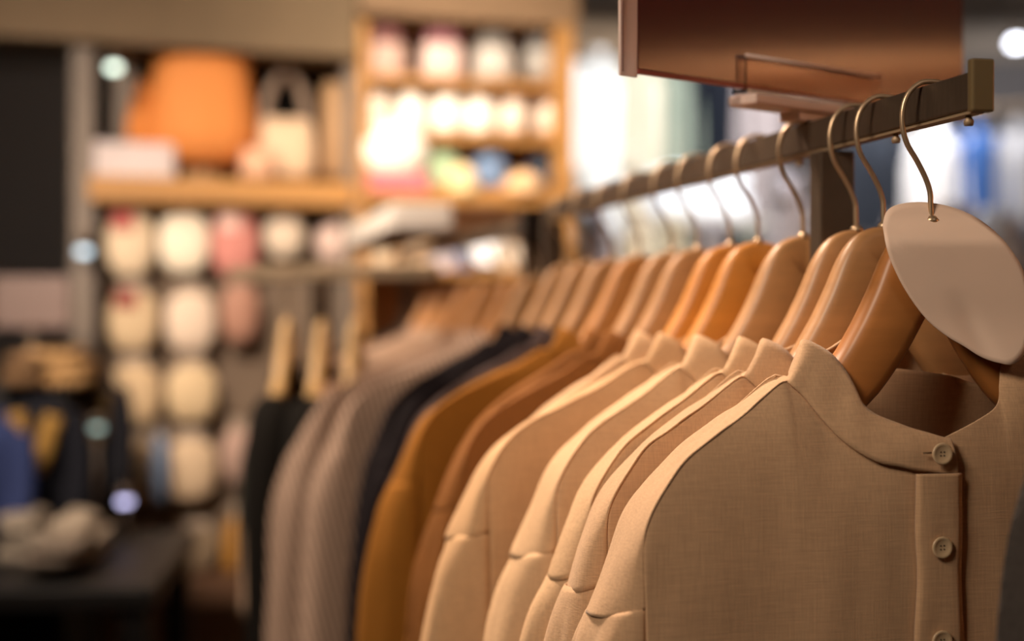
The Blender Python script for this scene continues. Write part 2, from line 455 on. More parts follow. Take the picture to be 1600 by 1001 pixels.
# stem position in the picture, material, width, thickness, label of garment, label of hanger, wood
ROW = [
 (1455, LIN, 1.00, 1.00, 'sand linen band-collar shirt at the front of the rail, two buttons showing', 'wooden hanger at the front of the rail, holding the pale round paper tag', 0),
 (1381, LIN, 1.00, .72, 'sand linen shirt directly behind the front shirt, only a narrow edge showing', 'wooden hanger directly behind the one with the paper tag', 2),
 (1338, LIN2, 1.00, .80, 'sand linen shirt third from the front, with a brightly lit shoulder seam', 'wooden hanger third from the front, beside the rack post', 2),
 (1255, LIN2, 1.02, 1.0, 'sand linen shirt fourth from the front, its rounded collar standing free', 'wooden hanger fourth from the front, just behind the rack post', 2),
 (1185, LIN3, 1.19, .78, 'wide rosy beige linen shirt fifth from the front, with dropped sleeve seam', 'wooden hanger fifth from the front, in the wide rosy beige shirt', 3),
 (1141, LIN2, 1.03, .80, 'sand linen shirt hidden behind the wide rosy beige one, only its collar showing', 'wooden hanger between the wide rosy beige shirt and the mustards', 3),
 (1090, BRN, 1.13, .72, 'brown mustard shirt edging out behind the wide rosy beige shirt', 'wooden hanger of the nearer brown mustard shirt', 2),
 (1050, BRN, 1.04, .9, 'narrower brown mustard shirt just before the wide mustard one', 'wooden hanger of the farther brown mustard shirt', 2),
 (1000, MUS, 1.22, 1.0, 'wide mustard shirt with a broad lit shoulder in mid-row', 'orange-toned wooden hanger of the wide mustard shirt', 1),
 (957, PLUM, 1.14, .9, 'plum grey shirt directly behind the wide mustard shirt', 'wooden hanger of the plum grey shirt', 2),
 (920, NAVY, 1.15, .9, 'near-black navy shirt directly behind the plum grey one', 'wooden hanger of the nearer navy shirt', 2),
 (887, NAVY, 1.16, .9, 'near-black navy shirt just in front of the striped shirt', 'wooden hanger of the farther navy shirt', 2),
 (840, STR, 1.36, 1.1, 'grey and beige finely striped shirt with lit shoulder', 'wooden hanger of the striped shirt with lit shoulder', 2),
 (812, STR, 1.50, 1.1, 'grey and beige finely striped shirt behind the lit striped one', 'wooden hanger of the rear striped shirt', 1),
 (775, TAN, 1.45, 1.1, 'tan shirt directly behind the striped shirts', 'wooden hanger of the tan shirt behind the stripes', 1),
 (742, TAN2, 1.60, 1.1, 'beige shirt near the far end of the rail, hanging widest', 'wooden hanger of the widest beige shirt', 1),
 (712, TAN, 1.55, 1.1, 'tan shirt second from the far end of the rail', 'wooden hanger second from the far end of the rail', 1),
 (688, CHA, 1.62, 1.1, 'green-black shirt at the far end of the rail', 'wooden hanger at the far end of the rail', 1),
]
for i, (sx, M, wd, th, lg, lh, wi) in enumerate(ROW):
    D = 1125/(sx-330.0); s = D2s(D)
    yaw = TH+(R.uniform(-.035, .035) if i else 0)
    dz = 0 if D < 2.12 else -.012
    if wi not in hang_proto:
        h = hang_proto[wi] = make_hanger(WOODS[wi]); h['label'] = lh
        h.location = railpt(s, 0, HB+dz); h.rotation_euler = (0, 0, yaw); h['group'] = 'wooden hangers on the rail'
    else:
        h = copy_tree(hang_proto[wi], railpt(s, 0, HB+dz), yaw, lh, 'wooden hangers on the rail')
    nm = 'linen_shirt' if i < 6 else 'shirt'
    hem = .66+R.uniform(-.02, .03)
    loc = railpt(s, 0, CAMZ-hem+dz)
    t = thing(nm, lg, 'shirt', loc, yaw, 'shirts on the rail')
    t.location.z = CAMZ-hem
    build_shirt(nm, t, M, wd, th, seed=i, detail=2 if i == 0 else 1, hem=hem, btn=BTN if i < 9 else None, flare=max(0, (wd-1.3)*1.2), collar=True, flat=(i == 0))
    t.location.z += dz

# ------------------------------------------------------------------ paper tag
pts = [(1379, 352), (1384, 332), (1398, 321), (1425, 316), (1455, 317), (1492, 325), (1530, 343), (1565, 372), (1592, 408), (1606, 445), (1610, 500), (1604, 545), (1585, 568), (1562, 567), (1534, 558), (1505, 540), (1478, 524), (1448, 499), (1420, 462), (1400, 426), (1386, 390)]
wt = -.010
cx, cy = 1490, 440
zt = px(1455, 317, wt).z
tagroot = thing('paper_tag', 'large pale blank paper disc hung round the stem of the front hanger', 'tag', railpt(0, 0, px(1570, 568, wt).z), TH)
edge = crom([Vector((a, b, 0)) for a, b in pts+[pts[0]]], 3)[:-1]
rows = []
def tagp(x, y):
    g_ = max(-.45, min(1, (y-336)/44.0)); w_ = -.001-.019*(g_*g_*(3-2*g_) if g_ > 0 else g_*.4)-.004*((x-1455)/150.0) - .010*max(0, (y-480)/90.0)**2*.6 + .0016*math.exp(-((x-1505-(y-480)*.45)/20.0)**2)*max(0, min(1, (y-450)/50.0))
    v = px(x, y, w_); return Vector((v.x, v.y, v.z-tagroot.location.z))
K = 14
V = []; Fc = []
n = len(edge)
for k in range(1, K+1):
    for e in edge: V.append(tagp(cx+(e.x-cx)*k/K, cy+(e.y-cy)*k/K))
V.append(tagp(cx, cy))
for k in range(K-1):
    for j in range(n):
        q = (j+1) % n; Fc.append((k*n+j, k*n+q, (k+1)*n+q, (k+1)*n+j))
for j in range(n): Fc.append((len(V)-1, (j+1) % n, j))
M_card = mat('card', '#e8cab4', .6, kind='paint')
mesh('card', V, Fc, M_card, tagroot, solid=.0006)

# ------------------------------------------------------------------ acrylic sign with clip
M_mar = mat('maroon_sheet', '#4a1f1e', .5, kind='paint')
M_acr = mat('clear_acrylic', '#f3e6dc', .04, Transmission_Weight=1.0, IOR=1.3)
M_acr2 = mat('frosted_acrylic', '#e6cdc2', .15, Transmission_Weight=.35, IOR=1.35)
M_front = mat('acrylic_front', '#521d1d', .12, Coat_Weight=1.0, Coat_Roughness=.10, Coat_IOR=1.75)
av = Vector((1.242, 1, 0)).normalized()
c0 = Vector((.243, 1.2, 0))
def sline(x):
    k = (x-800)/F; t = (c0.x-k*c0.y)/(k*av.y-av.x); return c0+av*t
aL, aR = sline(966), sline(1503)
sgz = CAMZ-(111-HZ)/F*aL.y
ang = math.atan2(av.y, av.x)
sg = thing('acrylic_sign', 'glossy blank maroon sign panel in a clear acrylic sleeve above the rail', 'sign', (aL.x, aL.y, sgz), ang)
W = (aR-aL).length; Hs = .30; e0 = (sline(995)-aL).length
MB().box(((W+e0)/2, 0, Hs/2+.0035), (W-e0, .0030, Hs)).build('panel', M_front, sg, smooth=False, bevel=.0006)
MB().box(((W+e0)/2, 0, .0016), (W-e0, .0042, .0032)).build('bottom_edge', mat('edge_red', '#8a3032', .3), sg, smooth=False)
MB().box((e0*.52, 0, Hs/2), (e0*.92, .0026, Hs+.006)).build('clear_margin', M_acr2, sg, smooth=False, bevel=.0004)
MB().box((e0*.16, -.0016, Hs/2), (.0008, .0010, Hs)).build('margin_groove', mat('groove', '#6a4a45', .4), sg, smooth=False)
# clip: a clear channel gripping the sheet, on a base jaw over the rail
cl0 = (sline(1156)-aL).length; cl1 = (sline(1366)-aL).length
cp = thing('sign_clip', 'clear acrylic clip joining the maroon sign to the rail', 'clip', (sline(1260).x, sline(1260).y, ZT+.0005), ang)
base = (sline(1260)-aL).length
zc = sgz-ZT
Wc = cl1-cl0; xm = (cl0+cl1)/2-base
MB().box((xm, -.006, zc+.012), (Wc, .0020, .026)).build('front_wall', M_acr, cp, smooth=False, bevel=.0005)
MB().box((xm, .006, zc+.012), (Wc, .0020, .026)).build('rear_wall', M_acr, cp, smooth=False, bevel=.0005)
MB().box((xm, 0, zc-.003), (Wc, .016, .003)).build('channel_floor', M_acr, cp, smooth=False, bevel=.0005)
MB().tube([(cl0-base, -.0065, zc+.0255), (cl1-base, -.0065, zc+.0255)], .0016, 8).build('rolled_edge', M_acr2, cp)
MB().box((xm-.012, -.002, zc-.010), (Wc*.86, .030, .009)).build('base_block', M_acr2, cp, smooth=False, bevel=.002)
MB().box((-.0, 0, (zc-.0145)/2), (.045, .022, max(.004, zc-.0145))).build('jaw', M_acr2, cp, smooth=False, bevel=.001)
#BACKGROUND
# ------------------------------------------------------------------ neighbour garment on the right
rackr = thing('clothing_rack', 'bronze clothes rack beside the first, only its charcoal shirt showing', 'clothes rack', (.602, .62, 0), TH)
zr = ZT+.13
MB().box((0, 0, zr-.0135), (.014, .66, .027)).build('rail', M_bronze, rackr, smooth=False, bevel=.0012)
for s in (-.30, .10):
    MB().box((0, s, (zr-.027)/2+.015), (.030, .022, zr-.027-.03)).build('post', M_bronze, rackr, smooth=False)
    MB().box((0, s, .015), (.3, .04, .03)).build('foot', M_bronze, rackr, smooth=False)
p_ = Vector((.602-st*.24, .62+ct*.24, 0))
hr = copy_tree(hang_proto[2], (p_.x, p_.y, HB+.13), TH, 'wooden hanger of the charcoal shirt, out of sight past the right edge', 'wooden hangers on the rail')
hr['group'] = 'hangers of the neighbouring rack'
CHR = mat('charcoal_cloth', '#4b4440', .9, kind='cloth')
t = thing('shirt', 'charcoal shirt whose blurred sleeve edge shows right of the front linen shirt', 'shirt', (p_.x, p_.y, CAMZ-.62), TH)
t.location.z = CAMZ-.62
build_shirt('shirt', t, CHR, 1.0, .9, seed=31, hem=.62)
t.location.z += .13

# ------------------------------------------------------------------ shelving wall on the left (runs away to the right)
WO = Vector((-1.296, 3.6, 0)); WA = math.atan2(.342, .94); WE = Vector((math.cos(WA), math.sin(WA), 0)); WN = Vector((math.sin(WA), -math.cos(WA), 0))
def wt_(x, off=0.0):
    k = (x-800)/F; o = WO+WN*off
    return (k*o.y-o.x)/(WE.x-k*WE.y)
def wp(x, y, off=0.0):
    o = WO+WN*off+WE*wt_(x, off); return Vector((o.x, o.y, CAMZ-(y-HZ)/F*o.y))
def wallbox(name, x0, x1, y0, y1, offa, offb, m, parent=None, **k):
    """a box on the shelving wall measured between two columns and two heights (at its front face)"""
    a, b = wp(x0, y0, offb), wp(x1, y1, offb)
    t0, t1 = wt_(x0, offb), wt_(x1, offb)
    zt = wp((x0+x1)/2, y0, offb).z; zb = wp((x0+x1)/2, y1, offb).z
    P = WE*((t0+t1)/2)+WN*((offa+offb)/2)
    pr = parent.location if parent else Vector()
    o = MB().box((0, 0, 0), (t1-t0, abs(offb-offa), zt-zb)).build(name, m, smooth=False, bevel=k.pop('bevel', .003), **k)
    loc = WO+P; loc.z = (zt+zb)/2
    if parent:
        o.parent = parent; d = loc-pr; ca, sa = math.cos(-parent.rotation_euler.z), math.sin(-parent.rotation_euler.z)
        o.location = (d.x*ca-d.y*sa, d.x*sa+d.y*ca, d.z)
    else:
        o.location = loc; o.rotation_euler = (0, 0, WA)
    return o
M_back = mat('shelf_back', '#6d5a48', .8, kind='paint'); M_post = mat('shelf_post', '#75675a', .6, kind='paint')
M_plank = mat('shelf_plank', '#b98548', .5, kind='plank'); M_head = mat('header', '#6c583f', .8, kind='paint')
M_bb = mat('bay_back', '#b98f66', .7, kind='plank')
u1 = thing('shelf_unit', 'tall shelf bay on the left with golden plank above rows of hanging packs', 'shelving', wp(340, 480, -.1)*Vector((1, 1, 0)) if False else Vector((*wp(340, 480, -.1).xy, 0)), WA)
wallbox('back_panel', 150, 560, 300, 1180, -.12, -.10, M_back, u1)
wallbox('shelf_plank', 138, 552, 279, 318, -.10, .075, M_plank, u1)
wallbox('post', 112, 148, 20, 1180, -.04, .06, M_post, u1)
wallbox('post', 540, 558, 20, 1180, -.10, .06, M_post, u1)
wallbox('rear_post', 178, 212, 60, 292, -.12, -.06, M_post, u1)
wallbox('header', -40, 558, -40, 72, -.10, .10, M_head, u1)
# dark sheet standing in for the shade inside the open upper bay
wallbox('recess_shade_panel', 150, 556, 40, 300, -.30, -.26, M_dark, u1)
u2 = thing('shelf_unit', 'bright wooden shelf bay in the middle with jars, pouches and hats', 'shelving', Vector((*wp(730, 480, -.1).xy, 0)), WA)
wallbox('back_panel', 566, 892, 20, 1180, -.22, -.20, M_bb, u2)
wallbox('side_panel', 872, 897, 40, 1180, -.20, .12, M_plank, u2)
wallbox('side_panel', 562, 576, 32, 1180, -.20, .10, M_plank, u2)
for y in (122, 210, 292, 420): wallbox('shelf', 574, 872, y, y+11, -.20, .12, M_plank, u2)
wallbox('shelf', 574, 872, 303, 318, -.20, .14, M_plank, u2)
wallbox('header', 562, 905, -40, 32, -.2, .10, mat('header_lit', '#82664a', .8, kind='paint'), u2)  # lit copy of the header paint, the brighter light put into its colour
# white boxed sign on the plank
o = wallbox('price_board', 141, 276, 221, 281, .0, .06, mat('board_white', '#cdbdb8', .6, kind='paint'), None, bevel=.015)
tag(o, 'pale blank boxed sign standing at the left end of the golden plank', 'sign')
# dark wall beyond, left of the posts
def hang_pack(x, y, w, h, col, label, corner=None, off=-.02, ball=False):
    c = wp(x, y, off); s = c.y/F; W, H = w*s, h*s
    m = mat('pack_'+col, '#'+col, .5, kind='cloth')
    t = thing('hanging_pack', label, 'pack', (c.x, c.y, c.z-H/2), WA, 'packs hung on the left shelf bay')
    rings = []
    for k in range(13):
        f = k/12; z = H*.86*f; a = math.sin(PI*min(1, max(.02, f)))**(.42 if ball else .27)
        wx = W/2*a*(1 if not ball else .96); wy = .030*a
        rings.append([Vector((wx*math.copysign(abs(math.cos(q))**.7, math.cos(q)), wy*math.copysign(abs(math.sin(q))**.8, math.sin(q)), z)) for q in [2*PI*j/20 for j in range(20)]])
    MB().loft(rings).build('pouch', m, t)
    MB().box((0, .004, H*.90), (W*.5, .006, H*.16)).build('header_card', mat('pack_card', '#a08e7c', .6), t, smooth=False, bevel=.002)
    MB().tube([(0, 0, H*.95), (0, .045, H*.96), (0, .09, H*.95)], .004, 8).build('hook', M_nickel, t)
    if corner:
        MB().box((-W*.16, -.030, H*.72), (W*.42, .006, H*.26)).build('corner_label', mat('corner_'+corner, '#'+corner, .6), t, smooth=False, bevel=.002)
    return t
hang_pack(203, 372, 76, 118, 'd9c2a2', 'cream hanging pack with a red corner, top left of the pack rows', 'b04a44')
hang_pack(288, 370, 80, 112, 'efe0c6', 'brightest cream hanging pack, second in the top row')
hang_pack(367, 372, 74, 120, 'c98478', 'pink and red hanging pack in the top row', 'f0c8b8')
hang_pack(444, 362, 66, 84, 'd8c4ac', 'small round cream pack, fourth in the top row', ball=True)
hang_pack(527, 374, 74, 76, 'cdb1a4', 'small pinkish pack at the right end of the top row', ball=True)
hang_pack(208, 492, 78, 112, 'cbb08c', 'cream hanging pack with a dark red corner, left of the second row', '8c3a30')
hang_pack(298, 494, 80, 110, 'd6bfa8', 'cream hanging pack, second in the second row')
hang_pack(375, 480, 60, 110, 'a57a66', 'dull rose hanging pack at the right of the second row')
hang_pack(210, 608, 82, 112, 'c6a984', 'beige hanging pack, left of the third row')
hang_pack(300, 606, 80, 104, 'cbb08a', 'beige hanging pack, second in the third row')
hang_pack(215, 726, 76, 112, 'bfa07c', 'beige hanging pack left of the blue strip in the fourth row')
hang_pack(298, 724, 82, 112, 'c8ac8c', 'beige hanging pack right of the blue strip in the fourth row')
hang_pack(372, 704, 50, 100, 'b09080', 'narrow rose-beige pack at the right end of the fourth row')
hang_pack(250, 722, 26, 124, '7d8ea8', 'narrow pale blue strip pack between the two beige ones', off=.035)
hang_pack(228, 858, 62, 84, 'a58a68', 'dim beige pack at the left of the lowest row')
hang_pack(212, 905, 36, 60, 'b08a5c', 'small tan pack hanging lowest, at the bottom of the bay', off=.02)
hang_pack(310, 850, 66, 80, '8a765e', 'dim grey-beige pack in the middle of the lowest row')
hang_pack(376, 850, 56, 130, 'a87636', 'golden brown pack at the right of the lowest row')
o = wallbox('low_plank', 180, 420, 908, 950, -.10, .14, mat('low_plank', '#5a3c26', .6, kind='plank'), u1)

# orange skirt on a display form
c = wp(316, 252, -.02); s = c.y/F
fm = thing('display_form', 'beige display form wearing the orange skirt', 'display form', (c.x, c.y, wp(316, 279, -.02).z), WA)
zf = c.z-fm.location.z
H = (252-70)*s
fc = mat('form_beige', '#b5916a', .6)
MB().lathe([(0, 0), (.055, 0), (.055, .008), (.010, .014), (.010, zf+.02), (.04, zf+.05), (.075, zf+H*.5), (.085, zf+H*.8), (.07, zf+H+.01), (.022, zf+H+.03), (.020, zf+H+.07), (0, zf+H+.075)], 20, sy=.6).build('torso', fc, fm)
for sg_ in (-.045, .03): MB().tube([(sg_, .0, 0), (sg_, 0, zf+.05)], .014, 8).build('leg', mat('form_leg', '#5c432f', .6), fm)
og = thing('skirt', 'bright orange gathered skirt flaring on the display form', 'skirt', (c.x, c.y, c.z-.02), WA)
def pleat(a, z): return 1+.035*math.sin(a*11+z*9)*max(0, 1-z/H)+.02*math.sin(a*5)
prof = []
pr = [(1.0, .55), (.92, .62), (.80, .78), (.62, .92), (.45, 1.0), (.30, .98), (.14, .93), (.0, .86), (-.06, .80)]
MB().lathe([(.148*r_, .02+H*(f_)) for f_, r_ in [(x_, {0: 1}.get(0)*y_) for x_, y_ in [(-.02, .60), (.0, .66), (.07, .90), (.20, 1.0), (.32, 1.0), (.5, .94), (.72, .87), (.93, .82), (.985, .78), (1.0, .70)]]], 40, sy=.62, f=pleat).build('skirt_cloth', mat('orange_cloth', '#d88848', .7, kind='cloth'), og)
MB().lathe([(.094, H+.012), (.100, H+.016), (.100, H+.032), (.094, H+.036)], 30, sy=.62).build('waistband', mat('orange_cloth', '#d88848'), og)
fl = MB()
a_ = wp(245, 190, -.02)-c
fl.lathe([(.0, -.11), (.052, -.10), (.055, -.05), (.035, .03), (.0, .08)], 18, (a_.length*-1, -.02, .02+H*.42), sx=.8, sy=.5).build('side_flounce', mat('orange_flounce', '#cc7c3c', .7, kind='cloth'), og)

# cream bag with an arched strap, and a pink pouch beside it
def bag(x, y0, y1, w, off, col, colstrap, label, strap=None):
    b = wp(x, y1, off); s = b.y/F; Hh = (y1-y0)*s; Wd = w*s/2
    t = thing('handbag', label, 'bag', tuple(b), WA)
    MB().loft([[Vector((Wd*a*math.copysign(abs(math.cos(q))**.6, math.cos(q)), .05*a2*math.copysign(abs(math.sin(q))**.7, math.sin(q)), Hh*f)) for q in [2*PI*j/24 for j in range(24)]] for f, a, a2 in [(0, .80, .8), (.08, .95, 1), (.4, 1, 1), (.75, .93, .8), (1, .84, .35)]]).build('bag_body', mat('bag_'+col, '#'+col, .6, kind='cloth'), t)
    if strap:
        P = [(-Wd*.72, 0, Hh*.9), (-Wd*.62, 0, Hh+strap*s*.45), (-Wd*.25, 0, Hh+strap*s*.9), (0, 0, Hh+strap*s), (Wd*.25, 0, Hh+strap*s*.9), (Wd*.62, 0, Hh+strap*s*.45), (Wd*.72, 0, Hh*.9)]
        MB().tube(crom(P, 4), .014, 8).build('strap', mat('strap_'+colstrap, '#'+colstrap, .6), t)
    return t
bag(447, 186, 279, 92, -.03, 'd6b898', '8a7462', 'cream handbag with a tall arched strap on the golden plank', 74)
bag(402, 232, 281, 54, .04, 'd8a888', 'b98a6a', 'small pink pouch in front of the cream handbag')
bag(522, 130, 279, 40, -.02, 'a5825f', 'b98a6a', 'tall brown bag at the right end of the golden plank')

# middle bay goods
def pouch(x, y0, y1, w, col, top, label, off=.02):
    b = wp(x, y1, off); s = b.y/F; H_ = (y1-y0)*s; Wd = w*s/2
    t = thing('pouch', label, 'pouch', tuple(b), WA, 'pouches on the top shelf')
    MB().loft([[Vector((Wd*a*math.copysign(abs(math.cos(q))**.6, math.cos(q)), .04*a*math.copysign(abs(math.sin(q))**.7, math.sin(q)), H_*.62*f)) for q in [2*PI*j/20 for j in range(20)]] for f, a in [(0, .85), (.1, 1), (.6, 1), (1, .9)]]).build('pouch_body', mat('pouch_'+col, '#'+col, .6, kind='cloth'), t)
    MB().loft([[Vector((Wd*a*math.copysign(abs(math.cos(q))**.6, math.cos(q)), .036*a*math.copysign(abs(math.sin(q))**.7, math.sin(q)), H_*(.62+.38*f))) for q in [2*PI*j/20 for j in range(20)]] for f, a in [(0, .9), (.5, .82), (1, .5)]]).build('pouch_top', mat('pouch_'+top, '#'+top, .6, kind='cloth'), t)
pouch(603, 38, 122, 62, 'c9a899', '7d5350', 'rose pouch with a maroon top, first on the top shelf')
pouch(690, 40, 124, 66, 'e2c6bb', '8f5f64', 'pale pink pouch with a plum top, second on the top shelf')
pouch(770, 48, 124, 60, 'c8beb4', '7c766f', 'light grey pouch with a grey top, third on the top shelf')
pouch(845, 50, 124, 54, 'a9a39c', '6d6a68', 'darker grey pouch, last on the top shelf')
for i, (x, wd) in enumerate([(588, 46), (642, 50), (697, 52), (748, 50), (800, 48), (858, 48)]):
    off = .02; b = wp(x, 209, off); s = b.y/F; r_ = wd*s/2
    n_ = ['first', 'second', 'third', 'fourth', 'fifth', 'last'][i]
    mm = mat('jar_%d' % (i in (0, 4, 5)), '#efdcc8' if i in (0, 4, 5) else '#fbf4e6', .35)
    t = thing('jar', 'white lidded jar, %s from the left on the middle shelf' % n_, 'jar', tuple(b), WA, 'white jars on the middle shelf')
    MB().lathe([(0, 0), (r_*.8, 0), (r_*.98, .01), (r_, .05), (r_*.97, .10), (r_*.8, .125), (r_*.62, .132), (0, .132)], 22).build('jar_body', mm, t)
    MB().lathe([(0, .132), (r_*.66, .132), (r_*.66, .142), (r_*.3, .150), (r_*.16, .152), (r_*.16, .162), (0, .166)], 22).build('lid', mm, t)
def hat(x, y0, y1, w, col, label, off=.04, pom=False, cat='hat', sup=None):
    b = wp(x, y1, off); s = b.y/F; H_ = (y1-y0)*s; r_ = w*s/2
    t = thing('knit_hat', label, 'hat', tuple(b), WA, 'knit hats on the lower shelf')
    m = mat('hat_'+col, '#'+col, .9, kind='cloth')
    MB().lathe([(0, .0), (r_*.93, 0), (r_*.96, H_*.2), (r_, H_*.35), (r_*.92, H_*.62), (r_*.62, H_*.88), (r_*.25, H_*.99), (0, H_)], 22, sy=.8, f=lambda a, z: 1+.02*math.sin(a*22)).build('crown', m, t)
    MB().lathe([(r_*.94, 0), (r_*1.04, .004), (r_*1.05, H_*.2), (r_*.98, H_*.23)], 22, sy=.8).build('cuff', m, t)
hat(692, 228, 290, 54, 'a9bf98', 'sage green knit hat on the shelf below the jars')
hat(765, 230, 291, 56, '7489a8', 'blue knit hat on the shelf below the jars')
hat(846, 236, 291, 46, '3c4450', 'charcoal knit hat at the right of the shelf below the jars')
hat(724, 256, 302, 44, 'f0d3a0', 'pale yellow knit hat in front, between the green and blue ones', off=.125)
hat(818, 268, 302, 62, 'ecc093', 'peach knit hat lying low in front of the charcoal hat', off=.125)
b = wp(618, 302, .09); s = b.y/F
t = thing('storage_box', 'raspberry pink box under the large white cushion', 'box', tuple(b), WA)
MB().box((0, 0, .020), (.165, .10, .04)).build('box_body', mat('pink_box', '#cf6a76', .6), t, smooth=False, bevel=.004)
MB().box((0, 0, .046), (.172, .107, .012)).build('lid', mat('pink_lid', '#e0a0a0', .6), t, smooth=False, bevel=.003)
t = thing('cushion', 'large glowing white round cushion on the pink box', 'cushion', (b.x, b.y, b.z+.052), WA)
MB().lathe([(0, 0), (.06, .002), (.088, .03), (.094, .065), (.085, .105), (.055, .135), (.02, .144), (0, .142)], 26, sy=.55).build('cushion_cover', mat('white_cloth', '#fbf3e4', .8, kind='cloth'), t)
MB().lathe([(0, .142), (.008, .142), (.009, .146), (0, .148)], 12).build('cushion_button', mat('white_cloth', '#fbf3e4'), t)
o = thing('cream_vase', 'cream tapered vase on the shelf under the pink box', 'vase', tuple(wp(598, 421, .05)), WA)
MB().lathe([(0, 0), (.028, 0), (.040, .035), (.047, .085), (.044, .12), (.034, .145), (.030, .15), (.026, .145), (0, .06)], 22, sy=.8).build('vase_body', mat('vase_cream', '#e8d4b4', .5), o)
MB().lathe([(.030, .149), (.034, .152), (.034, .156), (.029, .156)], 20, sy=.8).build('vase_rim', mat('vase_cream', '#e8d4b4'), o)
for i, (x, w_, y0, y1, cl, lb) in enumerate([(648, 40, 372, 421, 'd9b48c', 'tan folded box standing beside the cream vase'), (688, 44, 396, 421, 'cdc4d2', 'lavender pack on the shelf under the white board'), (726, 18, 376, 421, '45608c', 'upright deep blue pack between lavender and white goods'), (800, 50, 380, 421, 'c9b49c', 'beige box at the right of the lowest visible shelf'), (845, 40, 372, 421, '8d8a80', 'grey box in the corner of the lowest visible shelf')]):
    b = wp(x, y1, .06); s = b.y/F
    t = thing('carton', lb, 'box', tuple(b), WA)
    MB().box((0, 0, (y1-y0)*s/2), (w_*s, .06, (y1-y0)*s)).build('carton_body', mat('c_'+cl, '#'+cl, .6), t, smooth=False, bevel=.003)
    MB().box((0, -.031, (y1-y0)*s*.55), (w_*s*.6, .002, (y1-y0)*s*.3)).build('carton_label', mat('cl_'+cl, '#d8cfc4', .6), t, smooth=False)

# white board tilted on the far rail
bp = railpt(D2s(3.2), 0, ZT-.012)
t = thing('white_board', 'long white blank board lying along the far end of the rail', 'sign', (bp.x-.06, bp.y-.02, bp.z), TH)
MB().box((-.04, 0, .03), (.12, .95, .05)).build('board', mat('board_bright', '#f2e8dc', .5), t, smooth=False, bevel=.006)
MB().box((-.04, 0, .0026), (.13, .96, .005)).build('board_tray', M_bronze, t, smooth=False)
t = thing('round_lamp', 'small white globe lamp glowing under the white board', 'lamp', tuple(at(762, 402, 3.7)), 0)
t.location.z = wp(762, 421, .0).z; q_ = wp(762, 421, -.04); t.location.x, t.location.y = q_.x, q_.y
MB().lathe([(0, .016), (.025, .02), (.040, .038), (.046, .062), (.040, .086), (.022, .104), (0, .108)], 22).build('globe', emis('globe_glow', '#fff0e2', 2.2), t)
MB().lathe([(0, 0), (.03, 0), (.03, .008), (.012, .014), (.012, .024), (0, .024)], 18).build('lamp_base', M_bronze, t)

# ------------------------------------------------------------------ second rack with pale hangers and black coats
def simple_garment(name, label, cat, loc, rz, w, h, m, group, sh=.30, depth=.09, seed=0):
    """hanging garment: sloping shoulders, two sleeves, falling body"""
    t = thing(name, label, cat, (loc[0], loc[1], loc[2]-h), rz, group)
    rings = []
    for k in range(15):
        f = k/14; z = h*(1-f)
        a = min(1, .24+f*6.5) if f < .14 else 1+.10*(f-.14)
        dd = depth/2*(min(1, .3+f*6))
        ring = []
        for q in range(28):
            an = 2*PI*q/28; wv = 1+.10*math.sin(an*7+seed+f*2)*min(1, f*3)
            ring.append(Vector((w/2*.82*a*math.cos(an), dd*wv*math.sin(an), z-.04*abs(math.cos(an))*(1 if f < .1 else 0))))
        rings.append(ring)
    MB().loft(rings).build('body', m, t)
    for sg_ in (-1, 1):
        P = [(sg_*w*.34, 0, h-.05), (sg_*w*.43, -.004, h-.09), (sg_*w*.49, -.008, h-.20), (sg_*w*.52, -.015, h-.36), (sg_*w*.53, -.02, h-.52)]
        MB().tube(crom([p for p in P if p[2] > .02], 3), lambda f: .034+.016*math.sin(min(1, f*1.4)*PI/2), 12).build('sleeve', m, t)
    MB().lathe([(w*.11, -.01), (w*.125, .0), (w*.115, .025), (w*.10, .03)], 18, (0, 0, h-.012), sy=.6).build('collar', m, t)
    return t
pb = at(500, 480, 2.55)
rackb = thing('clothing_rack', 'low rack of black coats on pale hangers, left of the main rail', 'clothes rack', (pb.x, pb.y, 0), -.52)
zb = CAMZ+.075
MB().box((0.02, 0, zb-.0125), (.46, .014, .025)).build('rail', M_nickel, rackb, smooth=False, bevel=.0012)
for s in (0.0,):
    MB().box((s, 0, (zb-.025)/2+.015), (.022, .030, zb-.055)).build('post', M_bronze, rackb, smooth=False)
    MB().box((s, 0, .015), (.04, .36, .03)).build('foot', M_bronze, rackb, smooth=False)
BLK = mat('black_cloth', '#17130f', .95, kind='cloth')
for i, (x, lb, lh) in enumerate([(450, 'black coat on the left pale hanger of the low rack', 'pale wooden hanger on the left of the low rack'), (505, 'black coat on the middle pale hanger of the low rack', 'middle pale wooden hanger of the low rack'), (556, 'black coat on the right pale hanger of the low rack', 'right pale wooden hanger of the low rack')]):
    k = (x-800)/F
    d = Vector((math.cos(-.52), math.sin(-.52), 0)); tt = (k*pb.y-pb.x)/(d.x-k*d.y)
    q = pb+d*tt
    hz_ = zb-.161-.0608+.0
    h = copy_tree(hang_proto[1], (q.x, q.y, HB+(zb-ZT)), 1.55, lh, 'pale hangers of the low rack')
    for c_ in h.children:
        if c_.type == 'MESH' and c_.name.startswith('arm'):
            c_.data = c_.data.copy(); c_.data.materials[0] = mat('pale_wood', '#c39a62', .45, kind='wood')
    simple_garment('coat', lb, 'coat', (q.x, q.y, zb-ZT+HT-.105), 1.55, .40, .76, BLK, 'black coats on the low rack', depth=.085, seed=i)

